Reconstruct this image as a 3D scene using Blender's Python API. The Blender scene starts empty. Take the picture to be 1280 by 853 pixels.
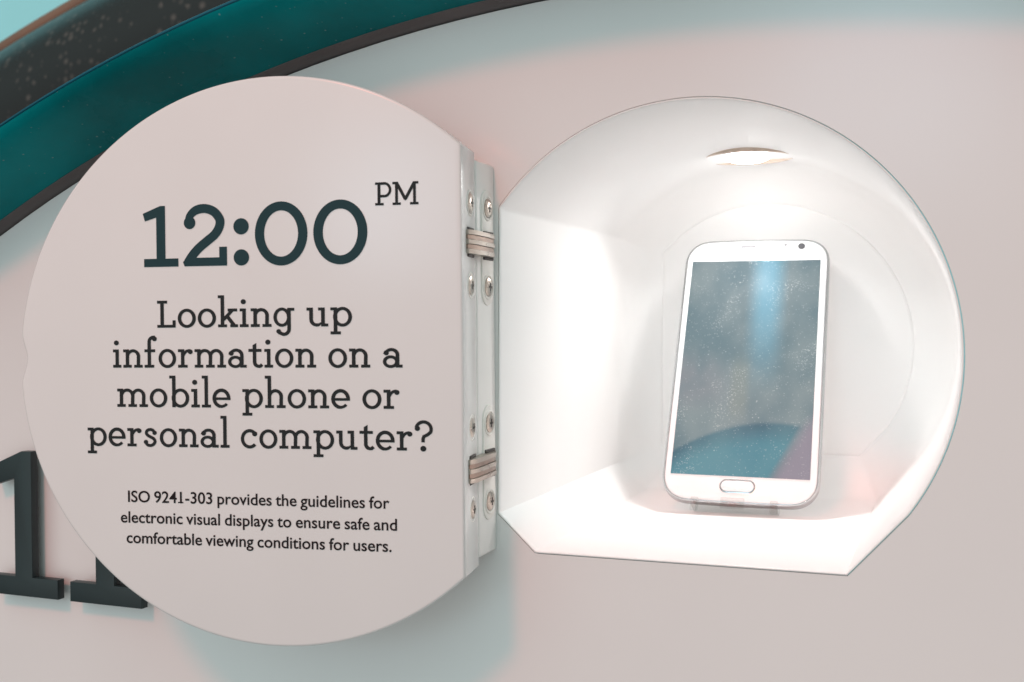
import bpy, bmesh, math
from math import sin, cos, pi, radians
from mathutils import Vector, Matrix
from mathutils.geometry import delaunay_2d_cdt

S = bpy.context.scene
COL = S.collection

# ------------------------------------------------------------------ camera
YAW, PITCH, ROLL, FPX = .378359174, -.0136579146, -.00792609759, 1371.869
fwd = Vector((-sin(YAW)*cos(PITCH), cos(YAW)*cos(PITCH), sin(PITCH)))
rgt = Vector((cos(YAW), sin(YAW), 0)); upv = rgt.cross(fwd)
r2 = cos(ROLL)*rgt + sin(ROLL)*upv; u2 = cos(ROLL)*upv - sin(ROLL)*rgt
cam = bpy.data.cameras.new('camera'); cam.sensor_width = 36; cam.lens = FPX/1280*36
cam.dof.use_dof = True; cam.dof.focus_distance = .68; cam.dof.aperture_fstop = 14
cam.clip_start = .01; cam.clip_end = 100
co = bpy.data.objects.new('camera', cam); COL.objects.link(co)
m = Matrix.Identity(4)
for i in range(3):
    m[i][0], m[i][1], m[i][2] = r2[i], u2[i], -fwd[i]
m.translation = Vector((0, -.6, 0)); co.matrix_world = m
S.camera = co
# ------------------------------------------------------------------ view
S.view_settings.view_transform = 'Standard'; S.view_settings.look = 'None'
S.view_settings.exposure = .06; S.view_settings.gamma = 1
S.cycles.use_denoising = True
S.cycles.max_bounces = 14; S.cycles.diffuse_bounces = 8; S.cycles.transmission_bounces = 10
S.cycles.sample_clamp_indirect = 8
# ------------------------------------------------------------------ world: the cool hall around the exhibit
W = bpy.data.worlds.new('World'); S.world = W; W.use_nodes = True
wn = W.node_tree; wn.nodes.clear()
def N(t, kind, **kw):
    n = t.nodes.new(kind)
    for k, v in kw.items():
        if k.startswith('i_'):
            key = k[2:].replace('_', ' ')
            n.inputs[int(key) if key.isdigit() else key].default_value = v
        else: setattr(n, k, v)
    return n
wo = N(wn, 'ShaderNodeOutputWorld'); bg = N(wn, 'ShaderNodeBackground'); bg.inputs[1].default_value = 1.0
wn.links.new(bg.outputs[0], wo.inputs[0])
tc = N(wn, 'ShaderNodeTexCoord')
wz = N(wn, 'ShaderNodeTexNoise'); wz.inputs['Scale'].default_value = 1.6; wz.inputs['Detail'].default_value = 2
wn.links.new(tc.outputs['Generated'], wz.inputs['Vector'])
wr = N(wn, 'ShaderNodeValToRGB')
wr.color_ramp.elements[0].position = .38; wr.color_ramp.elements[0].color = (.45, .56, .565, 1)
wr.color_ramp.elements[1].position = .62; wr.color_ramp.elements[1].color = (.57, .69, .685, 1)
wn.links.new(wz.outputs[0], wr.inputs[0])
# a broad pale ceiling light of the hall, high behind the photographer
wd = N(wn, 'ShaderNodeVectorMath', operation='DOT_PRODUCT'); wd.inputs[1].default_value = Vector((-.045, -.96, .225)).normalized()
wn.links.new(tc.outputs['Generated'], wd.inputs[0])
wm = N(wn, 'ShaderNodeMapRange', interpolation_type='SMOOTHSTEP'); wm.inputs[1].default_value = .988; wm.inputs[2].default_value = .9995
wn.links.new(wd.outputs['Value'], wm.inputs[0])
wx = N(wn, 'ShaderNodeMix', data_type='RGBA'); wx.inputs[7].default_value = (2.2, 2.9, 3.3, 1)
wn.links.new(wm.outputs[0], wx.inputs[0]); wn.links.new(wr.outputs[0], wx.inputs[6]); wsx = N(wn, 'ShaderNodeSeparateXYZ'); wn.links.new(tc.outputs['Generated'], wsx.inputs[0])
wfz = N(wn, 'ShaderNodeMapRange', interpolation_type='SMOOTHSTEP'); wfz.inputs[1].default_value = .1; wfz.inputs[2].default_value = .9; wfz.inputs[3].default_value = 1.0; wfz.inputs[4].default_value = 1.0
wn.links.new(wsx.outputs[2], wfz.inputs[0])
wfx = N(wn, 'ShaderNodeMapRange'); wfx.inputs[1].default_value = -1; wfx.inputs[2].default_value = 1; wfx.inputs[3].default_value = 1.0; wfx.inputs[4].default_value = 1.0
wn.links.new(wsx.outputs[0], wfx.inputs[0])
wff = N(wn, 'ShaderNodeMath', operation='MULTIPLY'); wn.links.new(wfz.outputs[0], wff.inputs[0]); wn.links.new(wfx.outputs[0], wff.inputs[1])
wfy = N(wn, 'ShaderNodeMapRange', interpolation_type='SMOOTHSTEP'); wfy.inputs[1].default_value = .05; wfy.inputs[2].default_value = 1; wfy.inputs[3].default_value = .21; wfy.inputs[4].default_value = 1.75
wld = N(wn, 'ShaderNodeVectorMath', operation='DOT_PRODUCT'); wld.inputs[1].default_value = (0, -.90, .435)
wn.links.new(tc.outputs['Generated'], wld.inputs[0]); wn.links.new(wld.outputs['Value'], wfy.inputs[0])
wfg = N(wn, 'ShaderNodeMath', operation='MULTIPLY'); wn.links.new(wff.outputs[0], wfg.inputs[0]); wn.links.new(wfy.outputs[0], wfg.inputs[1])
wn.links.new(wfg.outputs[0], bg.inputs[1]); wzr = N(wn, 'ShaderNodeValToRGB'); wzr.color_ramp.elements[0].position = .36; wzr.color_ramp.elements[0].color = (.93, .75, .73, 1)
wzr.color_ramp.elements[1].position = .62; wzr.color_ramp.elements[1].color = (.82, .85, .84, 1)
wzm = N(wn, 'ShaderNodeMapRange'); wzm.inputs[1].default_value = -1; wn.links.new(wsx.outputs[2], wzm.inputs[0]); wn.links.new(wzm.outputs[0], wzr.inputs[0])
wmu = N(wn, 'ShaderNodeMix', data_type='RGBA', blend_type='MULTIPLY'); wmu.inputs[0].default_value = 1
wn.links.new(wx.outputs[2], wmu.inputs[6]); wn.links.new(wzr.outputs[0], wmu.inputs[7]); wn.links.new(wmu.outputs[2], bg.inputs[0])
# ------------------------------------------------------------------ key lamp: warm exhibit spotlight above, in front
kd = Vector((-.09, -1, .86)).normalized()
kl = bpy.data.lights.new('warm_spot', 'AREA'); kl.shape = 'DISK'; kl.size = .45; kl.energy = 29; kl.color = (1, .16, .08)
ko = bpy.data.objects.new('warm_spot', kl); COL.objects.link(ko)
ko.location = Vector((-.2, 0, 0)) + kd*3.2
ko.rotation_euler = kd.to_track_quat('Z', 'Y').to_euler()

# ------------------------------------------------------------------ materials
MATS = {}
def mat(name, col, rough=.5, metal=0, coat=0, coat_r=.05, bump=0, bscale=200, var=0, vscale=6, spec=.5, dirt=0):
    m = bpy.data.materials.new(name); m.use_nodes = True; t = m.node_tree
    b = t.nodes['Principled BSDF']
    b.inputs['Base Color'].default_value = (*col, 1); b.inputs['Roughness'].default_value = rough
    b.inputs['Metallic'].default_value = metal; b.inputs['Coat Weight'].default_value = coat
    b.inputs['Coat Roughness'].default_value = coat_r; b.inputs['Specular IOR Level'].default_value = spec
    tc = N(t, 'ShaderNodeTexCoord')
    if var or dirt:
        nz = N(t, 'ShaderNodeTexNoise'); nz.inputs['Scale'].default_value = vscale; nz.inputs['Detail'].default_value = 5
        t.links.new(tc.outputs['Object'], nz.inputs['Vector'])
        mp = N(t, 'ShaderNodeMapRange'); mp.interpolation_type = 'SMOOTHERSTEP'; mp.inputs[1].default_value = .15; mp.inputs[2].default_value = .85
        mp.inputs[3].default_value = 1-var; mp.inputs[4].default_value = 1+var
        t.links.new(nz.outputs[0], mp.inputs[0])
        mu = N(t, 'ShaderNodeMix', data_type='RGBA', blend_type='MULTIPLY'); mu.inputs[0].default_value = 1
        mu.inputs[6].default_value = (*col, 1); t.links.new(mp.outputs[0], mu.inputs[7])
        out = mu.outputs[2]
        if dirt:   # rare small dark specks of grime
            vo = N(t, 'ShaderNodeTexVoronoi'); vo.inputs['Scale'].default_value = 26
            t.links.new(tc.outputs['Object'], vo.inputs['Vector'])
            sp = N(t, 'ShaderNodeSeparateColor'); t.links.new(vo.outputs['Color'], sp.inputs[0])
            rad = N(t, 'ShaderNodeMapRange'); rad.inputs[1].default_value = .84; rad.inputs[2].default_value = 1; rad.inputs[3].default_value = 0; rad.inputs[4].default_value = .03
            t.links.new(sp.outputs[0], rad.inputs[0])
            lt = N(t, 'ShaderNodeMath', operation='LESS_THAN'); t.links.new(vo.outputs['Distance'], lt.inputs[0]); t.links.new(rad.outputs[0], lt.inputs[1])
            fm = N(t, 'ShaderNodeMath', operation='MULTIPLY'); t.links.new(lt.outputs[0], fm.inputs[0]); fm.inputs[1].default_value = dirt
            mx = N(t, 'ShaderNodeMix', data_type='RGBA'); t.links.new(fm.outputs[0], mx.inputs[0]); t.links.new(out, mx.inputs[6])
            mx.inputs[7].default_value = (col[0]*.35, col[1]*.32, col[2]*.3, 1); out = mx.outputs[2]
        t.links.new(out, b.inputs['Base Color'])
        mr = N(t, 'ShaderNodeMapRange'); mr.interpolation_type = 'SMOOTHERSTEP'; mr.inputs[1].default_value = .15; mr.inputs[2].default_value = .85
        mr.inputs[3].default_value = rough*.85; mr.inputs[4].default_value = min(1, rough*1.15)
        t.links.new(nz.outputs[0], mr.inputs[0]); t.links.new(mr.outputs[0], b.inputs['Roughness'])
    if bump:
        nb = N(t, 'ShaderNodeTexNoise'); nb.inputs['Scale'].default_value = bscale; nb.inputs['Detail'].default_value = 3
        t.links.new(tc.outputs['Object'], nb.inputs['Vector'])
        bp = N(t, 'ShaderNodeBump'); bp.inputs['Strength'].default_value = bump; bp.inputs['Distance'].default_value = .001
        t.links.new(nb.outputs[0], bp.inputs['Height']); t.links.new(bp.outputs[0], b.inputs['Normal'])
        if coat: t.links.new(bp.outputs[0], b.inputs['Coat Normal'])
    MATS[name] = m; return m
WHITE = (.80, .79, .78)
mat('panel_white', WHITE, .2, var=.012, vscale=9, dirt=.5)
mat('door_white', WHITE, .22, var=.012, vscale=14, dirt=.5)
mat('lit_edge_white', (.92, .90, .875), .4, spec=.3, var=.01, vscale=30)  # white lifted to carry the light falling on the edges
mat('shell_white', (.95, .945, .94), .45, spec=.3, var=.01, vscale=12)
mat('teal', (.0, .20, .215), .3, spec=.07, bump=.06, bscale=400, var=.38, vscale=9)
mat('gasket', (.12, .10, .10), .5, var=.1, vscale=40)
mat('numeral_dark', (.014, .028, .031), .38, var=.1, vscale=30)
mat('ink_teal', (.017, .048, .056), .45, spec=.15, var=.06, vscale=40)
mat('ink_grey', (.021, .024, .025), .5, spec=.15, var=.06, vscale=40)
mat('ink_black', (.016, .010, .011), .5, spec=.15, var=.06, vscale=40)
mat('nickel', (.46, .41, .36), .3, metal=1, var=.1, vscale=120)
mat('bronze', (.34, .255, .21), .35, metal=1, var=.15, vscale=160)
mat('plate_white', (.90, .865, .82), .5, spec=.2, var=.05, vscale=80)
mat('slot_dark', (.05, .04, .035), .6, var=.1, vscale=80)
mat('phone_white', (.89, .895, .90), .16, coat=.5, var=.006, vscale=30)
mat('chrome', (.50, .51, .52), .22, metal=1, var=.04, vscale=60)
mat('lens_dark', (.10, .10, .11), .15, var=.05, vscale=200)
mat('speaker_grey', (.22, .22, .23), .5, var=.1, vscale=400)
mat('lamp_ring', (.58, .47, .39), .5, metal=0, var=.1, vscale=60)
mat('turquoise', (.44, .90, .94), .7, var=.05, vscale=.8)
# black speckled rim face
m = mat('speckled_black', (.012, .010, .010), .3, spec=.32, bump=.25, bscale=26)
t = m.node_tree; b = t.nodes['Principled BSDF']
tc_ = N(t, 'ShaderNodeTexCoord'); vo = N(t, 'ShaderNodeTexVoronoi'); vo.inputs['Scale'].default_value = 62
t.links.new(tc_.outputs['Object'], vo.inputs['Vector'])
sp = N(t, 'ShaderNodeSeparateColor'); t.links.new(vo.outputs['Color'], sp.inputs[0])
rm = N(t, 'ShaderNodeMapRange'); rm.inputs[1].default_value = .3; rm.inputs[2].default_value = 1; rm.inputs[3].default_value = 0; rm.inputs[4].default_value = .5
t.links.new(sp.outputs[0], rm.inputs[0])
df = N(t, 'ShaderNodeMath', operation='SUBTRACT'); t.links.new(rm.outputs[0], df.inputs[0]); t.links.new(vo.outputs['Distance'], df.inputs[1])
sm = N(t, 'ShaderNodeMapRange'); sm.inputs[1].default_value = -.1; sm.inputs[2].default_value = .45; t.links.new(df.outputs[0], sm.inputs[0])
mx = N(t, 'ShaderNodeMix', data_type='RGBA'); mx.inputs[6].default_value = (.014, .013, .013, 1); mx.inputs[7].default_value = (.11, .09, .08, 1)
t.links.new(sm.outputs[0], mx.inputs[0]); t.links.new(mx.outputs[2], b.inputs['Base Color'])
mat('brown_lip', (.20, .10, .06), .35, var=.3, vscale=4)
mat('rim_edge', (.0, .10, .15), .3, spec=.3, var=.2, vscale=12)
# fine dust on the teal band
m = MATS['teal']; t = m.node_tree; b = t.nodes['Principled BSDF']
src = b.inputs['Base Color'].links[0].from_socket
tc_ = N(t, 'ShaderNodeTexCoord'); vo = N(t, 'ShaderNodeTexVoronoi'); vo.inputs['Scale'].default_value = 330
t.links.new(tc_.outputs['Object'], vo.inputs['Vector'])
sp = N(t, 'ShaderNodeSeparateColor'); t.links.new(vo.outputs['Color'], sp.inputs[0])
cn = N(t, 'ShaderNodeTexNoise'); cn.inputs['Scale'].default_value = 11; t.links.new(tc_.outputs['Object'], cn.inputs['Vector'])
rm = N(t, 'ShaderNodeMapRange'); rm.inputs[1].default_value = .80; rm.inputs[2].default_value = 1; rm.inputs[3].default_value = 0; rm.inputs[4].default_value = .32
t.links.new(sp.outputs[0], rm.inputs[0])
df = N(t, 'ShaderNodeMath', operation='SUBTRACT'); t.links.new(rm.outputs[0], df.inputs[0]); t.links.new(vo.outputs['Distance'], df.inputs[1])
sm = N(t, 'ShaderNodeMapRange'); sm.inputs[1].default_value = 0; sm.inputs[2].default_value = .2; sm.inputs[4].default_value = .55; t.links.new(df.outputs[0], sm.inputs[0])
cm = N(t, 'ShaderNodeMapRange', interpolation_type='SMOOTHSTEP'); cm.inputs[1].default_value = .40; cm.inputs[2].default_value = .66; cm.inputs[3].default_value = .15; t.links.new(cn.outputs[0], cm.inputs[0])
fm = N(t, 'ShaderNodeMath', operation='MULTIPLY'); t.links.new(sm.outputs[0], fm.inputs[0]); t.links.new(cm.outputs[0], fm.inputs[1])
mx = N(t, 'ShaderNodeMix', data_type='RGBA'); mx.inputs[7].default_value = (.35, .45, .42, 1); t.links.new(fm.outputs[0], mx.inputs[0]); t.links.new(src, mx.inputs[6]); t.links.new(mx.outputs[2], b.inputs['Base Color'])
# clear acrylic
m = mat('acrylic', (.97, .98, .98), .04); t = m.node_tree
tr = N(t, 'ShaderNodeBsdfTransparent'); tr.inputs[0].default_value = (.955, .962, .96, 1)
gl = N(t, 'ShaderNodeBsdfGlossy'); gl.inputs['Roughness'].default_value = .35
fr0 = N(t, 'ShaderNodeLayerWeight'); fr0.inputs[0].default_value = .35; fr = N(t, 'ShaderNodeMapRange'); fr.inputs[3].default_value = .015; fr.inputs[4].default_value = .16; t.links.new(fr0.outputs['Facing'], fr.inputs[0])
ms = N(t, 'ShaderNodeMixShader'); t.links.new(fr.outputs[0], ms.inputs[0]); t.links.new(tr.outputs[0], ms.inputs[1]); t.links.new(gl.outputs[0], ms.inputs[2])
t.links.new(ms.outputs[0], t.nodes['Material Output'].inputs[0])
# lamp lens
m = mat('lamp_lens', (.9, .9, .9), .4); b = m.node_tree.nodes['Principled BSDF']
b.inputs['Emission Color'].default_value = (1, .965, .94, 1); b.inputs['Emission Strength'].default_value = 13
MATS['lamp_lens_b'] = b
# phone screen: reflections of the hall painted in as a faint glow, under dust
def screen_reflection_mat():
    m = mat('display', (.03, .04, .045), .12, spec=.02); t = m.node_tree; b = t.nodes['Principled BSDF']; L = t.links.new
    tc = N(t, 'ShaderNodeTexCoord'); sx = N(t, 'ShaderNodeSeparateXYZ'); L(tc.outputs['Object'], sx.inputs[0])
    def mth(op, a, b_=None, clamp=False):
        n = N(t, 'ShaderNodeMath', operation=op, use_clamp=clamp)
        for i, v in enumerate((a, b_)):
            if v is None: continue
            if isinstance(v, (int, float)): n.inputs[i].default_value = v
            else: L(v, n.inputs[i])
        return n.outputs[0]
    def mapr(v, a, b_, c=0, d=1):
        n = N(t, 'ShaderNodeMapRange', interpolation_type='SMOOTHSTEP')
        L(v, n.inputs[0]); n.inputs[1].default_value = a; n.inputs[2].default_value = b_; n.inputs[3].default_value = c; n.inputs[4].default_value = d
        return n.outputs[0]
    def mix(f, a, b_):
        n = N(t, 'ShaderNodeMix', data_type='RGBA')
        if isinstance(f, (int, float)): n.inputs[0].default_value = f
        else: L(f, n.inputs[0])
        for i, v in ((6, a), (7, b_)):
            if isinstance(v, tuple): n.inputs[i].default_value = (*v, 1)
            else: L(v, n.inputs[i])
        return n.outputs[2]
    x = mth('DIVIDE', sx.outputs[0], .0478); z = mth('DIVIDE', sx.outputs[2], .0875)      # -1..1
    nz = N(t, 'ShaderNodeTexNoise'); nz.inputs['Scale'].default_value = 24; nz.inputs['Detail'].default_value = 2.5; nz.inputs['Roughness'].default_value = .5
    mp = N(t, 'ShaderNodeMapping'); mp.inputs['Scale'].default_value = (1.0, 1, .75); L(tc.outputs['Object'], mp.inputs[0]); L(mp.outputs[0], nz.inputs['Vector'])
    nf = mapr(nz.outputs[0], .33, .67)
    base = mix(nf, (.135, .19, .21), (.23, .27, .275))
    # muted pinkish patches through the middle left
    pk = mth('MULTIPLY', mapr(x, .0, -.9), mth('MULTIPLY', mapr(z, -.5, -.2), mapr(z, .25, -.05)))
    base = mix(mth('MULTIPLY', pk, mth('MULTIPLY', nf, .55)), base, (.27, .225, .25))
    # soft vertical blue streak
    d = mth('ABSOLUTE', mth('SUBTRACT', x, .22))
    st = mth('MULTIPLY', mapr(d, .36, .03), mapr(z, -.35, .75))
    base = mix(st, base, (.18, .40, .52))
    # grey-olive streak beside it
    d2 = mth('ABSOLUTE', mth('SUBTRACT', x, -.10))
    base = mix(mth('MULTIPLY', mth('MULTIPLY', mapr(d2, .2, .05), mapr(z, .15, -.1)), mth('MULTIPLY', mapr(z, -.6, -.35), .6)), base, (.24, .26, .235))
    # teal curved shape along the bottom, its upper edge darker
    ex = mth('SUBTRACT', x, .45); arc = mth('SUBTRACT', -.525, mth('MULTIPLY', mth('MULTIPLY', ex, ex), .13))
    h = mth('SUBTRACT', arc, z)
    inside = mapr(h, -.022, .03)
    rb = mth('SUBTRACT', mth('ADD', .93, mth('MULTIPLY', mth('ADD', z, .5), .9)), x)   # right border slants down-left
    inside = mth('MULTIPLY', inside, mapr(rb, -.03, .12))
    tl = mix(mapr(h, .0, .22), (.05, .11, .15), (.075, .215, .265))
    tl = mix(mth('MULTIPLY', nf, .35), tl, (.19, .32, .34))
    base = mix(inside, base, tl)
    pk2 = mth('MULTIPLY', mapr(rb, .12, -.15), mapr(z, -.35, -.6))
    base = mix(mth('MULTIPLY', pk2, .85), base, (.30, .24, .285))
    # dust: fine specks, clustered scratches
    def specks(scale, thr, rad, off):
        v = N(t, 'ShaderNodeTexVoronoi'); v.inputs['Scale'].default_value = scale
        mo = N(t, 'ShaderNodeMapping'); mo.inputs['Location'].default_value = off; L(tc.outputs['Object'], mo.inputs[0]); L(mo.outputs[0], v.inputs['Vector'])
        s = N(t, 'ShaderNodeSeparateColor'); L(v.outputs['Color'], s.inputs[0])
        r = mapr(s.outputs[0], thr, 1, 0, rad)
        return mapr(mth('SUBTRACT', r, v.outputs['Distance']), -rad*.25, rad*.95)
    n2 = N(t, 'ShaderNodeTexNoise'); n2.inputs['Scale'].default_value = 40; L(tc.outputs['Object'], n2.inputs['Vector'])
    cl = mapr(n2.outputs[0], .54, .64)
    s1 = mth('MULTIPLY', specks(1000, .72, .5, (.1, 0, .2)), .28)
    s2 = mth('MULTIPLY', specks(480, .86, .26, (.3, 0, .1)), .55)
    s3 = mth('MULTIPLY', mth('MULTIPLY', specks(1300, .5, .55, (.7, 0, .4)), cl), .65)
    dust = mth('MAXIMUM', mth('MAXIMUM', s1, s2), s3, True)
    L(mix(dust, (.03, .04, .045), (.75, .75, .74)), b.inputs['Base Color'])
    dm = mth('SUBTRACT', 1, mth('MULTIPLY', dust, .6))
    L(base, b.inputs['Emission Color']); L(mth('MULTIPLY', dm, 1.02), b.inputs['Emission Strength'])  # painted reflections given off as emission
    L(mapr(dust, 0, 1, .3, .7), b.inputs['Roughness'])
screen_reflection_mat()

# ------------------------------------------------------------------ helpers
def link(name, me, mname, parent=None, loc=None, smooth=35):
    if isinstance(me, bmesh.types.BMesh):
        bm = me
        bmesh.ops.recalc_face_normals(bm, faces=bm.faces)
        for f in bm.faces: f.smooth = True
        for e in bm.edges:
            e.smooth = len(e.link_faces) == 2 and e.calc_face_angle(0) < radians(smooth)
        me = bpy.data.meshes.new(name); bm.to_mesh(me); bm.free()
    me.materials.clear(); me.materials.append(MATS[mname])
    o = bpy.data.objects.new(name, me); COL.objects.link(o)
    if parent: o.parent = parent
    if loc: o.location = loc
    return o
def tag(o, label, cat, group=None):
    o['label'] = label; o['category'] = cat
    if group: o['group'] = group
    return o
def thing(name, label, cat, loc=(0, 0, 0), rot=(0, 0, 0), group=None):
    o = bpy.data.objects.new(name, None); COL.objects.link(o); o.empty_display_size = .01
    o.location = loc; o.rotation_euler = rot
    return tag(o, label, cat, group)
def inset(pts, d):
    """offset a closed counter-clockwise polygon inwards by d (mitred)"""
    n = len(pts); out = []
    for i in range(n):
        a, b, c = Vector(pts[i-1]), Vector(pts[i]), Vector(pts[(i+1) % n])
        e1 = (b-a).normalized(); e2 = (c-b).normalized()
        n1 = Vector((-e1.y, e1.x)); n2 = Vector((-e2.y, e2.x)); k = n1+n2
        k = k/max(.2, k.dot(k))*2
        p = b + k*d; out.append((p.x, p.y))
    return out
def loft(bm, loops, close0=False, close1=False):
    """loops: list of (list of (x,z), y)"""
    rows = [[bm.verts.new((x, y, z)) for x, z in pts] for pts, y in loops]
    for r0, r1 in zip(rows, rows[1:]):
        k = len(r0)
        for i in range(k): bm.faces.new((r0[i], r0[(i+1) % k], r1[(i+1) % k], r1[i]))
    if close0: bm.faces.new(rows[0])
    if close1: bm.faces.new(rows[-1])
    return rows
def slab(bm, pts, y0, y1, r=.0005, back=True):
    """solid of outline pts between y0 (front) and y1 with a rounded front (and back) edge"""
    loops = [(inset(pts, r), y0), (inset(pts, r*.3), y0+r*.3), (pts, y0+r)]
    loops += [(pts, y1-r), (inset(pts, r), y1)] if back else [(pts, y1)]
    loft(bm, loops, True, True)
def box(bm, c, s, bev=0, seg=2):
    g = bmesh.ops.create_cube(bm, size=1)
    bmesh.ops.scale(bm, vec=s, verts=g['verts']); bmesh.ops.translate(bm, vec=c, verts=g['verts'])
    if bev:
        es = {e for v in g['verts'] for e in v.link_edges}
        bmesh.ops.bevel(bm, geom=list(es), offset=bev, segments=seg, affect='EDGES', profile=.5)
def lathe(bm, prof, c, axis='y', seg=32, cap0=False, cap1=False):
    """prof: (radius, along). centre c"""
    rows = []
    for r, a in prof:
        row = []
        for i in range(seg):
            p = 2*pi*i/seg; u, v = r*cos(p), r*sin(p)
            row.append(bm.verts.new({'y': (c[0]+u, c[1]+a, c[2]+v), 'x': (c[0]+a, c[1]+u, c[2]+v), 'z': (c[0]+u, c[1]+v, c[2]+a)}[axis]))
        rows.append(row)
    for r0, r1 in zip(rows, rows[1:]):
        for i in range(seg): bm.faces.new((r0[i], r0[(i+1) % seg], r1[(i+1) % seg], r1[i]))
    if cap0: bm.faces.new(rows[0])
    if cap1: bm.faces.new(rows[-1])
def arcpts(cx, cz, R, a0, a1, n):
    return [(cx+R*cos(a0+(a1-a0)*i/n), cz+R*sin(a0+(a1-a0)*i/n)) for i in range(n+1)]

# ------------------------------------------------------------------ backdrop
bm = bmesh.new(); box(bm, (-1, 2.05, .5), (14, .1, 9))
o = link('background_wall', bm, 'turquoise'); o['kind'] = 'structure'

# ------------------------------------------------------------------ niche outline (x, z), counter-clockwise
NCX, NCZ, NR = -.13405, -.01644, .14053
aL = math.atan2(.0705-NCZ, -.2459-NCX); aR = math.atan2(-.0983-NCZ, -.0203-NCX)
OUT = arcpts(NCX, NCZ, NR, aR, aL, 96) + [(-.2472, -.1105), (-.2244, -.1318), (-.0501, -.1316)]

def star(d, n=300):
    """outline inset by d, as the inner envelope of the edges moved inwards (convex)"""
    E = []
    for i in range(len(OUT)):
        a, b = Vector(OUT[i-1]), Vector(OUT[i]); e = (b-a).normalized(); nn = Vector((e.y, -e.x))
        E.append((nn, nn.dot(a-Vector((NCX, NCZ)))))
    A = sorted([2*pi*i/n for i in range(n)]+[math.atan2(OUT[k][1]-NCZ, OUT[k][0]-NCX) % (2*pi) for k in (-4, -3, -2, -1, 0)])
    out = []
    for t_ in A:
        u = Vector((cos(t_), sin(t_)))
        r = min((c-d)/nn.dot(u) for nn, c in E if nn.dot(u) > 1e-3)
        out.append((NCX+u.x*r, NCZ+u.y*r))
    return out
# ------------------------------------------------------------------ display panel: the clock face, with the niche opening cut out
RCX, RCZ, RR = -.14581, -.84382, 1.0347
def face_with_hole(outer, hole, y0, y1):
    v = [Vector(p) for p in outer+hole]; n = len(outer); k = len(hole)
    ed = [(i, (i+1) % n) for i in range(n)] + [(n+i, n+(i+1) % k) for i in range(k)]
    vv, ee, ff, *_ = delaunay_2d_cdt(v, ed, [], 0, 1e-6)
    bm = bmesh.new()
    f_ = [bm.verts.new((p.x, y0, p.y)) for p in vv]
    def inside(p, poly):
        c = False
        for i in range(len(poly)):
            (x0, z0), (x1, z1) = poly[i-1], poly[i]
            if (z0 > p[1]) != (z1 > p[1]) and p[0] < (x1-x0)*(p[1]-z0)/(z1-z0)+x0: c = not c
        return c
    for f in ff:
        c = sum((vv[i] for i in f), Vector((0, 0)))/3
        if inside(c, outer) and not inside(c, hole): bm.faces.new([f_[i] for i in f])
    # wall of the hole and the outer rim
    for poly in (outer, hole): loft(bm, [(poly, y0), (poly, y1)])
    bmesh.ops.remove_doubles(bm, verts=bm.verts, dist=1e-6)
    return bm
hole = star(-.0015)
tp = thing('giant_clock', 'giant round white clock display with deep teal rim, filling the wall behind everything', 'clock', (0, 0, 0))
link('face_panel', face_with_hole(arcpts(RCX, RCZ, RR-.0005, 0, 2*pi, 256)[:-1], hole, 0, .005), 'panel_white', tp, smooth=20)

# ------------------------------------------------------------------ rim around the clock face
bm = bmesh.new(); lathe(bm, [(1.0388, .002), (1.0388, -.0075), (1.0393, -.0092), (1.0425, -.022), (1.0462, -.038), (1.0500, -.052), (1.0535, -.062), (1.0560, -.066), (1.0585, -.0675)], (RCX, 0, RCZ), seg=360); rim = link('rim', bm, 'teal', tp)
bm = bmesh.new(); lathe(bm, [(1.0349, .004), (1.0349, -.0005), (1.0362, -.0062), (1.0385, -.0085), (1.0392, -.0085)], (RCX, 0, RCZ), seg=360); link('seam_gasket', bm, 'gasket', rim)
bm = bmesh.new(); lathe(bm, [(1.0586, -.0640), (1.0588, -.0674), (1.0593, -.0680), (1.0602, -.0680), (1.0607, -.0672), (1.0607, .01)], (RCX, 0, RCZ), seg=360); link('front_edge', bm, 'rim_edge', rim)

# ------------------------------------------------------------------ dark speckled hood of the hall, far behind the clock
hood = thing('curved_hood', 'dark speckled curved hood with a brown edge, blurred far behind the teal rim', 'hood', (-.52, 1.30, -3.0))
def sweep(prof, a0, a1, n=140):
    bm = bmesh.new(); rows = []
    for i in range(n+1):
        a = a0+(a1-a0)*i/n; rows.append([bm.verts.new((r*cos(a), y, r*sin(a))) for r, y in prof])
    for r0, r1 in zip(rows, rows[1:]):
        for k in range(len(prof)-1): bm.faces.new((r0[k], r0[k+1], r1[k+1], r1[k]))
    return bm
link('hood_shell', sweep([(3.662+.215*cos(t_), -.22*sin(t_)) for t_ in [radians(22+158*k/18) for k in range(19)]], radians(55), radians(165)), 'speckled_black', hood)
link('edge_trim', sweep([(3.861+.022*cos(t_), -.075-.03*sin(t_)) for t_ in [radians(-80+240*k/10) for k in range(11)]], radians(55), radians(165)), 'brown_lip', hood)

# ------------------------------------------------------------------ niche
DEP, COVE = .275, .028
ni = thing('display_niche', 'bright white recessed niche with rounded top and flat floor, phone inside', 'niche', (0, 0, 0))
bm = bmesh.new()
loops = [(star(-.0009), .03), (star(-.0009), -.0003), (star(-.0007), -.0006), (star(-.0002), -.0006), (star(0), -.0003)]
loops += [(star(0), y) for y in (.004, .06, .12, .18, DEP-COVE)]
for i in range(1, 9):
    a = pi/2*i/8; loops.append((star(COVE*(1-cos(a))), DEP-COVE+COVE*sin(a)))
loops += [(star(COVE+.0010), DEP+.0002), (star(COVE+.0022), DEP+.0010)]
loft(bm, loops); link('niche_shell', bm, 'shell_white', ni, smooth=40)
bm = bmesh.new()
rw = loft(bm, [(star(COVE+.0012), DEP+.004), (star(COVE+.0021), DEP+.0009), (star(COVE+.0034), DEP), (star(COVE+.0046), DEP-.0003)])[-1]
cv = bm.verts.new((NCX, DEP-.0003, NCZ))
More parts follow.
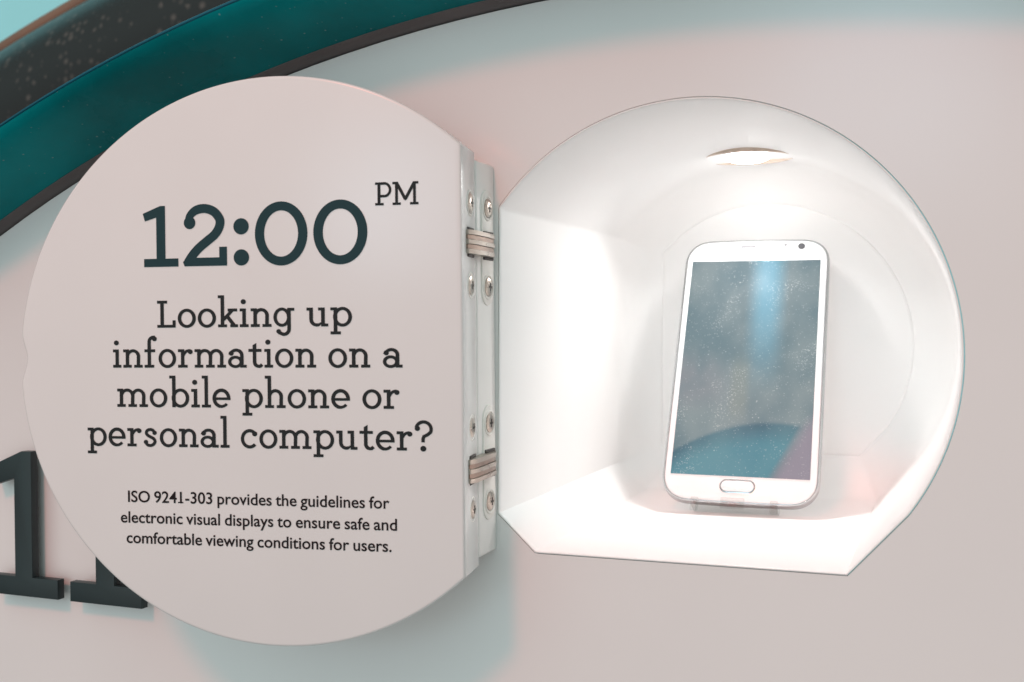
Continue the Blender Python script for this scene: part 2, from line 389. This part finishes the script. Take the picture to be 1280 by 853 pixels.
for i in range(len(rw)): bm.faces.new((rw[i-1], rw[i], cv))
link('back_panel', bm, 'shell_white', ni, smooth=40)

# downlight in the niche's ceiling
LX, LY, LZ = -.136, .212, .1224
dl = thing('niche_downlight', 'small lit round downlight in the ceiling of the niche above the phone', 'light', (LX, LY, LZ))
bm = bmesh.new(); lathe(bm, [(.0335, .006), (.0335, -.0008), (.0330, -.0013), (.0322, -.0013), (.0316, -.0006), (.0305, .005)], (0, 0, 0), 'z', 48); link('trim_ring', bm, 'lamp_ring', dl)
bm = bmesh.new(); lathe(bm, [(.0304, .0035), (.026, .0025), (.017, .002)], (0, 0, 0), 'z', 48); link('reflector', bm, 'shell_white', dl)
bm = bmesh.new(); lathe(bm, [(.0160, .003), (.0160, -.0004), (.0145, -.0024), (.0100, -.0038), (.004, -.0044)], (0, 0, 0), 'z', 40, True, True); link('lens', bm, 'lamp_lens', dl)

nl = bpy.data.lights.new('niche_lamp', 'AREA'); nl.shape = 'DISK'; nl.size = .02; nl.energy = .23; nl.color = (1, .975, .955); nl.spread = radians(138)
no = bpy.data.objects.new('niche_lamp', nl); COL.objects.link(no); no.location = (LX, LY-.002, LZ-.0062)
no.rotation_euler = Vector((0, .40, 1)).to_track_quat('Z', 'Y').to_euler()

# ------------------------------------------------------------------ hinge strip on the panel
tagm = bmesh.new(); box(tagm, (-.264, -.0136, -.0189), (.030, .0272, .2272), .0016, 3)
tag(link('hinge_strip', tagm, 'lit_edge_white', smooth=30), 'narrow white upright strip on the clock face between open door and niche', 'strip')

# ------------------------------------------------------------------ door
DELTA = .177437786
HP = Vector((-.2435, -.0625, 0))
door = thing('niche_door', 'round white door of the niche swung open, printed with 12:00 PM and a question', 'door', HP, (0, 0, DELTA))
DX, DZ, DR = -.1068, -.0191, .1590
a0 = math.atan2(.0968-DZ, -DX); a1 = 2*pi+math.atan2(-.1339-DZ, -DX)
pts = []
for i in range(221):
    a = a0+(a1-a0)*i/220; r = DR
    zz = DZ+DR*sin(a)
    if cos(a) < 0:   # finger notch in the free edge
        s = (zz+.0170)/.0160
        if abs(s) < 1: r -= .0042*(cos(s*pi)*.5+.5)
    pts.append((DX+r*cos(a), DZ+r*sin(a)))
DT = .0335
bm = bmesh.new()
loft(bm, [(inset(pts, .0017), 0), (inset(pts, .0008), .0002), (inset(pts, .0002), .0008), (pts, .0018), (pts, DT-.0018), (inset(pts, .0006), DT-.0005), (inset(pts, .0017), DT)], True, True)
link('door_leaf', bm, 'door_white', door, smooth=40)
bm = bmesh.new(); box(bm, (.0001, DT/2, -.01855), (.0010, DT-.0044, .2270), .0003, 1); link('lit_edge_strip', bm, 'lit_edge_white', door)  # added strip, its lighter white paints the niche light on the door edge

# ------------------------------------------------------------------ slab-serif lettering (own stroke glyphs)
def stroke(pl, w, closed=False):
    """polyline -> list of quads; w number or list"""
    pl = [p for i, p in enumerate(pl) if i == 0 or math.dist(p, pl[i-1]) > 1e-3]
    n = len(pl); P = [Vector(p) for p in pl]; out = []; Lf, Rt = [], []
    for i in range(n):
        if closed: a, c = P[i-1], P[(i+1) % n]
        else: a, c = P[max(i-1, 0)], P[min(i+1, n-1)]
        if not closed and 0 < i < n-1 or closed:
            d1 = (P[i]-a).normalized(); d2 = (c-P[i]).normalized(); n1 = Vector((-d1.y, d1.x)); n2 = Vector((-d2.y, d2.x))
            k = n1+n2; k = k/max(.35, k.dot(k))*2
        else:
            d = (c-a).normalized(); k = Vector((-d.y, d.x))
        hw = (w[min(i, len(w)-1)] if isinstance(w, (list, tuple)) else w)/2
        Lf.append(P[i]+k*hw); Rt.append(P[i]-k*hw)
    for i in range(n if closed else n-1):
        j = (i+1) % n; out.append([Lf[i], Rt[i], Rt[j], Lf[j]])
    return out
def rect(x0, y0, x1, y1): return [[Vector((x0, y0)), Vector((x1, y0)), Vector((x1, y1)), Vector((x0, y1))]]
def poly(*p): return [[Vector(q) for q in p]]
def ell(cx, cy, rx, ry, d0, d1, n=18): return [(cx+rx*cos(radians(d0+(d1-d0)*i/n)), cy+ry*sin(radians(d0+(d1-d0)*i/n))) for i in range(n+1)]
def dot(cx, cy, r, ry=None): return [[Vector((x, y)) for x, y in ell(cx, cy, r, ry or r, 0, 360, 28)[:-1]]]
def ring(cx, cy, ox, oy, wx, wy, n=56):
    out = []
    A = ell(cx, cy, ox, oy, 0, 360, n); B = ell(cx, cy, ox-wx, oy-wy, 0, 360, n)
    for i in range(n): out.append([Vector(A[i]), Vector(A[i+1]), Vector(B[i+1]), Vector(B[i])])
    return out
def smooth(P, k=6):
    P = [Vector(p) for p in P]; out = []
    for i in range(len(P)-1):
        a, b, c, d = P[max(i-1, 0)], P[i], P[i+1], P[min(i+2, len(P)-1)]
        for j in range(k):
            t = j/k
            out.append(tuple(.5*((2*b)+(c-a)*t+(2*a-5*b+4*c-d)*t*t+(3*b-a-3*c+d)*t**3)))
    return out+[tuple(P[-1])]
SW, SH = 18.5, 15.5      # stem, slab
def stem(c, y0, y1): return rect(c-SW/2, y0, c+SW/2, y1)
def nshape(xs, top=100):
    """left stem + arches to the stems in xs"""
    g = []
    for a, b in zip(xs, xs[1:]):
        m_ = (a+b)/2+1; rx = b-m_
        g += stroke([(a+2, 56)]+ell(m_, 60, rx+1, 32.5, 172, 0, 16)+[(b, 30), (b, 0)], [10, 13]+[17]*12+[SW]*6)
    for i, x in enumerate(xs):
        if i == 0: g += stem(x, 0, top)
        g += rect(x-23, 0, x+23, SH)
    return g
G = {}
G['i'] = (45, stem(22.5, 0, 100)+rect(0, 0, 45, SH)+rect(0, 100-SH, 23, 100)+dot(19, 136, 13.5))
G['l'] = (46, stem(24, 0, 172)+rect(0, 0, 48, SH)+rect(1, 172-SH, 24, 172))
G['n'] = (106, nshape([23, 83])+rect(0, 100-SH, 24, 100))
G['m'] = (167, nshape([23, 84, 144])+rect(0, 100-SH, 24, 100))
G['h'] = (106, nshape([23, 83], 172)+rect(0, 172-SH, 24, 172))
G['o'] = (94, ring(47, 50, 47.5, 52, 18.5, 16.5))
G['k'] = (101, stem(23, 0, 172)+rect(0, 0, 46, SH)+rect(0, 172-SH, 24, 172)+stroke([(28, 40), (75, 92)], 17)+rect(50, 100-SH, 99, 100)+stroke([(45, 62), (86, 6)], 19)+rect(63, 0, 103, SH))
G['g'] = (103, ring(42, 51, 43, 51, 17.5, 16)+stroke([(78, 100), (78, -8)]+ell(52, -10, 26, 30, 0, -125, 14)[1:]+[(25, -30)], 18)+rect(74, 100-SH, 105, 100)+dot(25, -24, 12))
G['u'] = (108, stroke([(23, 100), (23, 38)]+ell(51, 38, 28, 30, 180, 322, 16), [SW]*6+[17]*8+[14, 12, 10])+rect(0, 100-SH, 24, 100)+stem(82, 0, 100)+rect(58, 100-SH, 83, 100)+rect(82, 0, 108, SH))
G['p'] = (107, stem(25, -42, 100)+rect(0, 100-SH, 26, 100)+rect(0, -42, 51, -42+SH)+ring(60, 50, 47, 52, 18.5, 16.5))
G['b'] = (107, stem(25, 0, 172)+rect(1, 172-SH, 26, 172)+ring(60, 50, 47, 52, 18.5, 16.5))
G['f'] = (66, stem(26, 0, 145)+rect(0, 0, 52, SH)+rect(0, 100-SH, 58, 100)+stroke([(26, 140)]+ell(51, 142, 25, 24, 180, 75, 12), 17.5)+dot(55, 157, 13))
G['r'] = (78, stem(25, 0, 100)+rect(0, 0, 51, SH)+rect(0, 100-SH, 26, 100)+stroke([(26, 52)]+ell(62, 56, 34, 37, 165, 85, 12), [8, 11]+[15]*12)+dot(66, 86, 13))
G['a'] = (97, ring(39, 31, 39, 33, 17.5, 15.5)+stroke([(18, 80)]+ell(43, 66, 30, 28, 150, 0, 16)+[(73, 40), (73, 0)], [14]+[16.5]*10+[SW]*9)+dot(17, 77, 13)+rect(73, 0, 98, SH))
G['t'] = (72, poly((22, 120), (41.5, 132), (41.5, 100), (22, 100))+stroke([(31.7, 101), (31.7, 30)]+ell(55, 30, 23.3, 23, 180, 290, 14)[1:]+[(71, 17)], [SW]*10+[17]*7)+rect(0, 100-SH, 68, 100))
G['e'] = (94, stroke(ell(47, 50, 38.2, 43.5, 0, 318, 44), [18.5]*36+[17, 16, 15.5, 15, 15, 15, 15, 15, 15])+rect(12, 41, 94.5, 55))
G['c'] = (88, stroke(ell(47, 50, 38.2, 43.5, 48, 318, 44), 17.5)+dot(74, 77, 13.5))
G['s'] = (80, stroke(smooth([(62, 78), (52, 90), (37, 93.5), (21, 87), (17, 72), (27, 60), (42, 52), (58, 42), (64, 28), (56, 13), (40, 6.5), (24, 9), (13, 22)]), 16.5)+dot(62, 76, 12)+dot(14, 25, 12))
G['L'] = (98, stem(26, 0, 147)+rect(0, 147-SH, 53, 147)+rect(0, 0, 97, SH)+rect(81, 0, 97, 40))
G['P'] = (110, rect(16, 0, 36, 150)+rect(0, 0, 57, SH)+rect(0, 150-SH, 60, 150)+stroke([(26, 142)]+[(55, 142)]+ell(62, 101, 38, 41.5, 90, -90, 20)+[(30, 59.5)], 17))
G['M'] = (172, stem(27, 0, 146)+rect(0, 0, 55, SH)+stem(146, 0, 146)+rect(116, 0, 172, SH)+rect(0, 150-SH, 34, 150)+rect(138, 150-SH, 172, 150)+stroke([(27, 146), (85, 36)], 20)+stroke([(85, 36), (146, 146)], 20)+poly((75, 40), (85, 26), (96, 40)))
G['?'] = (92, stroke([(11, 118)]+ell(46, 112, 37.5, 38, 160, -25, 26)+[(66, 84), (47, 74), (43, 62), (43, 44)], 17)+dot(15, 116, 13.5)+dot(44, 11, 15))
# figures are drawn 600 units high
G['1'] = (332, poly((28, 0), (332+28-28, 0), (332, 80), (0, 80), (0, 0))+poly((122, 78), (208, 78), (208, 600), (160, 600), (122, 583))+poly((-8, 528), (12, 452), (123, 487), (208, 600), (160, 600)))
def two():
    pl = smooth([(58, 432), (70, 488), (130, 545), (222, 562), (312, 530), (370, 455), (368, 385), (325, 310), (250, 248), (165, 180), (100, 110), (52, 40)], 8)
    n = len(pl); w = [60+28*min(1, i/18) for i in range(n)]
    return stroke(pl, w)+dot(70, 426, 58, 62)+poly((0, 40), (16, 0), (440, 0), (440, 82), (30, 82))+poly((364, 80), (440, 80), (440, 184), (364, 184))
G['2'] = (440, two())
G[':'] = (145, dot(72, 76, 73, 79)+dot(72, 378, 73, 79))
G['0'] = (540, ring(270, 302, 268, 309, 95, 86))

def union(polys):
    vs, fs = [], []
    for p in polys:
        q = p if sum(p[i-1].cross(p[i]) for i in range(len(p))) > 0 else p[::-1]
        fs.append(list(range(len(vs), len(vs)+len(q)))); vs += q
    v, e, f, ov, oe, of = delaunay_2d_cdt(vs, [], fs, 0, 1e-4)
    return v, [t for t, o in zip(f, of) if o]
UC = {}
def glyph(c):
    if c not in UC: UC[c] = union(G[c][1])
    return UC[c]
def set_glyph(bm, c, x0, z0, sx, sz, y):
    v, f = glyph(c); V = [bm.verts.new((x0+p.x*sx, y, z0+p.y*sz)) for p in v]
    for t in f:
        if len(set(t)) == 3:
            try: bm.faces.new([V[i] for i in t])
            except ValueError: pass
def line(bm, text, xl, xr, z, s, y=-.00025, gap=11, space=52):
    adv = 0; pos = []
    for c in text:
        if c == ' ': adv += space; continue
        pos.append((c, adv)); adv += G[c][0]+gap
    sx = (xr-xl)/(adv-gap); print('line', text, round(sx/s, 3))
    for c, a in pos: set_glyph(bm, c, xl+a*sx, z, sx, s, y)
bm = bmesh.new(); Z = .0352; k = .0345/600
for c, xl, w in (('1', -.1853, .0212), ('2', -.1612, .0268), (':', -.1303, .0092), ('0', -.1176, .0313), ('0', -.0831, .0315)):
    set_glyph(bm, c, xl, Z if c != '0' else Z-.0002, w/G[c][0], k, -.00025)
link('time_lettering', bm, 'ink_teal', door)
bm = bmesh.new(); line(bm, 'PM', -.0471, -.0226, .0662, .0125/150, gap=6); link('meridiem_lettering', bm, 'ink_grey', door)
bm = bmesh.new(); s = 1.045e-4
line(bm, 'Looking up', -.1776, -.0610, .0006, s); line(bm, 'information on a', -.2056, -.0325, -.0221, s)
line(bm, 'mobile phone or', -.2033, -.0344, -.0446, s); line(bm, 'personal computer?', -.2224, -.0157, -.0672, s)
link('question_lettering', bm, 'ink_grey', door)
# small humanist sans lines: Blender's own built-in letter shapes
bm = bmesh.new()
for text, xl, xr, z in (('ISO 9241-303 provides the guidelines for', -.1973, -.0406, -.0991), ('electronic visual displays to ensure safe and', -.2020, -.0364, -.1110), ('comfortable viewing conditions for users.', -.1985, -.0396, -.1227)):
    c = bpy.data.curves.new('sans', 'FONT'); c.body = text; c.offset = .012; c.resolution_u = 5; c.space_word = .8
    to = bpy.data.objects.new('sans', c); COL.objects.link(to)
    bpy.context.view_layer.update()
    me = bpy.data.meshes.new_from_object(to); bpy.data.objects.remove(to)
    xs = [v.co.x for v in me.vertices]; x0, x1 = min(xs), max(xs); sx = (xr-xl)/(x1-x0)
    sz = .0093
    print('sans', sx, sz)
    if '241' in text:
        c2 = bpy.data.curves.new('sans', 'FONT'); c2.body = text[:8]; c2.offset = .012; c2.space_word = .8
        t2 = bpy.data.objects.new('sans', c2); COL.objects.link(t2); bpy.context.view_layer.update()
        xe = max(v.co.x for v in bpy.data.meshes.new_from_object(t2).vertices); bpy.data.objects.remove(t2)
        for xa, xb in ((xe-.25, xe-.105), (xe+.001, xe+.09)):
            bm.faces.new([bm.verts.new((xl+(p-x0)*sx, -.00025, z+q*sz)) for p, q in ((xa, 0), (xb, 0), (xb, .075), (xa, .075))])
    b0 = len(bm.verts); bm.from_mesh(me); bm.verts.ensure_lookup_table()
    for v in bm.verts[b0:]: v.co = Vector((xl+(v.co.x-x0)*sx, -.00025, z+v.co.y*sz))
link('guideline_lettering', bm, 'ink_black', door)

# ------------------------------------------------------------------ raised numerals on the clock face
ONE = [(0, 0), (332, 0), (332, 80), (208, 80), (208, 600), (160, 600), (-8, 528), (12, 452), (122, 487), (122, 80), (0, 80)]
for j, (x0, w, lab) in enumerate(((-.6346, .0609, 'dark raised numeral one at the left edge of the clock face, fully visible stem'), (-.5627, .0611, 'dark raised numeral one mostly hidden behind the open round door'))):
    nm = thing('raised_numeral', lab, 'numeral', (x0, 0, -.1873), group='raised numerals on the clock face')
    P = [(x*w/332, z*.1021/600) for x, z in ONE]
    bm = bmesh.new(); slab(bm, P, -.0125, -.0060, .0004); link('digit', bm, 'numeral_dark', nm, smooth=25)
    for px, pz in ((w*.2, .007), (w*.8, .007), (w*.5, .06)):
        bm = bmesh.new(); lathe(bm, [(.002, -.0065), (.002, -.0002)], (px, 0, pz), 'y', 12, True, True); link('mounting_pin', bm, 'nickel', nm)

# ------------------------------------------------------------------ concealed hinges
def pill(cy, cz, hw, hl, n=14):
    return [(cy+hw*cos(a), cz+(hl-hw)+hw*sin(a)) for a in [pi*i/n for i in range(n+1)]] + [(cy+hw*cos(a), cz-(hl-hw)+hw*sin(a)) for a in [pi+pi*i/n for i in range(n+1)]]
def along_x(bm_fn):
    """build in (a, depth, z) as slab with y=depth then turn so that the front faces +x : (a,d,z)->(-d, a, z)"""
    bm = bmesh.new(); bm_fn(bm)
    for v in bm.verts: v.co = Vector((-v.co.y, v.co.x, v.co.z))
    return bm
rotd = Matrix.Rotation(DELTA, 3, 'Z')
def put(bm, leaf):
    """leaf frame: x out of the face, y = into the wall along the face, z up"""
    for v in bm.verts:
        v.co = (Vector((-.249, -.0126, 0))+v.co) if leaf == 'post' else (HP + rotd @ (Vector((0, .0200, 0))+v.co))
    return bm
def hinge(zc, zk, label):
    h = thing('concealed_hinge', label, 'hinge', (-.249, -.0126, zc), group='steel hinges of the niche door')
    inv = Matrix.Translation((.249, .0126, -zc))
    def add(name, bm, mt, par):
        o = link(name, bm, mt, par); return o
    def fin(bm):
        bmesh.ops.transform(bm, matrix=inv, verts=bm.verts); return bm
    for leaf in ('post', 'door'):
        bm = along_x(lambda b: slab(b, pill(0, zc, .0083, .0335), -.0009, .001, .0004)); pl = add('leaf_plate', fin(put(bm, leaf)), 'plate_white', h)
        for sz in (-1, 1):
            zs = zc+sz*.0228
            bm = bmesh.new(); lathe(bm, [(.0074, .0008), (.0074, .0013), (.0068, .0016), (.0062, .0012), (.0062, .0008)], (0, 0, zs), 'x', 28)
            add('countersink', fin(put(bm, leaf)), 'plate_white', pl)
            bm = bmesh.new(); lathe(bm, [(.0056, .0008), (.0055, .0014), (.0046, .0019), (.0030, .0022), (.0012, .0023)], (0, .0002, zs), 'x', 28, False, True)
            sc = add('screw', fin(put(bm, leaf)), 'nickel', h)
            bm = bmesh.new(); box(bm, (.0022, .0002, zs), (.0006, .0010, .0046)); box(bm, (.0022, .0002, zs), (.00055, .0040, .0011))
            add('cross_slot', fin(put(bm, leaf)), 'slot_dark', sc)
        # pocket in the middle of each leaf from which the links swing out
        bm = bmesh.new(); box(bm, (.0010, -.0002 if leaf == 'post' else .0, zk), (.0016, .0140, .0165), .0004, 1); add('pocket', fin(put(bm, leaf)), 'slot_dark', h)
    # five interleaved links arching from one leaf to the other
    A = Vector((-.249, -.0068, 0)); Bq = HP+rotd @ Vector((0, .0105, 0)); out = (rotd @ Vector((1, 0, 0))+Vector((1, 0, 0))).normalized()
    mid = (A+Bq)/2
    for i in range(5):
        z0 = zk-.0066+.0132*i/5; z1 = z0+.0132/5-.00022; odd = i % 2
        pr = .0048 if not odd else .0040
        arch = [A-out*.001, A+out*pr*.55, A.lerp(Bq, .12)+out*pr*.92, mid+out*pr, A.lerp(Bq, .88)+out*pr*.92, Bq+out*pr*.55, Bq-out*.001]
        low = [Bq.lerp(A, .10)-out*.001, A.lerp(Bq, .12)-out*.001]
        bm = bmesh.new()
        ring_ = arch+low
        lo = [bm.verts.new((p.x, p.y, z0)) for p in ring_]; hi = [bm.verts.new((p.x, p.y, z1)) for p in ring_]
        bm.faces.new(lo); bm.faces.new(hi[::-1])
        for a in range(len(lo)): bm.faces.new((lo[a], lo[(a+1) % len(lo)], hi[(a+1) % len(lo)], hi[a]))
        add('link', fin(bm), 'nickel' if not odd else 'bronze', h)
hinge(.0455, .0465, 'upper steel hinge joining the round door to the strip, beside the PM lettering')
hinge(-.0790, -.0795, 'lower steel hinge joining the round door to the strip, beside the question mark')

# ------------------------------------------------------------------ phone
PC = Vector((-.1355, .2054, -.0290))
pm = Matrix(((.9993, -.0364, -.0066), (.0352, .8790, .4755), (-.0116, -.4754, .8797)))
ph = thing('smartphone', 'white smartphone leaning back on a clear stand inside the bright niche', 'phone', PC, pm.to_euler())
def rounded(w, h, r, bulge=.0, n=14):
    pts = []
    for qx, qz, a in ((1, 1, 0), (-1, 1, 90), (-1, -1, 180), (1, -1, 270)):
        for i in range(n+1):
            t = radians(a+90*i/n); ct, st = cos(t), sin(t); e = .86
            px = qx*(w/2-r)+r*math.copysign(abs(ct)**e, ct); pz = qz*(h/2-r)+r*math.copysign(abs(st)**e, st)
            pts.append((px, pz))
    out = []
    for i in range(len(pts)):   # subdivide straights, bow them slightly
        a, b = pts[i-1], pts[i]
        k = 10 if math.dist(a, b) > .03 else 1
        for j in range(1, k+1): out.append((a[0]+(b[0]-a[0])*j/k, a[1]+(b[1]-a[1])*j/k))
    return [(x, z+math.copysign(bulge*(1-(x/(w/2))**2), z) if abs(z) > h/2-r else z) for x, z in out]
PW, PH = .1078, .2120
ol = rounded(PW, PH, .0200, .0012)
bm = bmesh.new()
loft(bm, [(inset(ol, .0030), -.0001), (inset(ol, .0019), .0002), (inset(ol, .0015), .0010)], True)
link('front_cover', bm, 'phone_white', ph, smooth=50)
bm = bmesh.new()
loft(bm, [(inset(ol, .0016), .0008), (inset(ol, .0013), .0001), (inset(ol, .0006), .0003), (ol, .0016), (inset(ol, -.0003), .0040), (inset(ol, -.0002), .0062), (inset(ol, .0008), .0080)])
link('metal_band', bm, 'chrome', ph, smooth=50)
bm = bmesh.new()
loft(bm, [(inset(ol, .0006), .0072), (inset(ol, .0025), .0100), (inset(ol, .0065), .0122), (inset(ol, .012), .0126)], False, True)
link('back_cover', bm, 'phone_white', ph, smooth=50)
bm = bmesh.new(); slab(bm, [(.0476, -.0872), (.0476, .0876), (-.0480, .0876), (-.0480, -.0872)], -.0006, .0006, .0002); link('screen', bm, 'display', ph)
bm = bmesh.new(); hb = [(z, x) for x, z in pill(0, 0, .0047, .0120)][::-1]; hb = [(x-.0008, z-.0945) for x, z in hb]
loft(bm, [(inset(hb, -.0003), .0004), (inset(hb, -.0003), -.0006), (inset(hb, .0004), -.0008), (inset(hb, .0007), -.0004)]); br = link('button_ring', bm, 'chrome', ph)
bm = bmesh.new(); slab(bm, inset(hb, .0008), -.0009, .0004, .0003); link('home_button', bm, 'phone_white', ph)
bm = bmesh.new(); sp_ = [(z, x) for x, z in pill(0, 0, .0009, .0056)][::-1]; slab(bm, [(x-.0065, z+.1005) for x, z in sp_], -.0003, .0005, .0001); link('earpiece', bm, 'speaker_grey', ph)
bm = bmesh.new(); lathe(bm, [(.0026, .0004), (.0026, -.0004), (.0018, -.0005), (.0006, -.0004)], (.0332, 0, .1000), 'y', 24, False, True); link('camera_lens', bm, 'lens_dark', ph)
bm = bmesh.new(); lathe(bm, [(.0013, .0004), (.0012, -.0003), (.0004, -.0003)], (.0213, 0, .1015), 'y', 20, False, True); link('light_sensor', bm, 'speaker_grey', ph)

# ------------------------------------------------------------------ acrylic stand under the phone
st = thing('phone_stand', 'clear acrylic stand with small front lips under the white phone', 'stand', PC, pm.to_euler())
bm = bmesh.new(); box(bm, (-.0020, .0150, -.045), (.0580, .0030, .146), .0006); link('back_plate', bm, 'acrylic', st)
bm = bmesh.new(); box(bm, (-.0020, .0050, -.1098), (.0580, .0172, .0024), .0005); link('ledge', bm, 'acrylic', st)
for x in (-.0290, .0250):
    bm = bmesh.new(); box(bm, (x, -.0028, -.1095), (.0050, .0024, .0095), .0006); link('lip', bm, 'acrylic', st)
bm = bmesh.new(); box(bm, (-.0030, -.0028, -.1078), (.0160, .0022, .0075), .0006); link('lip', bm, 'acrylic', st)
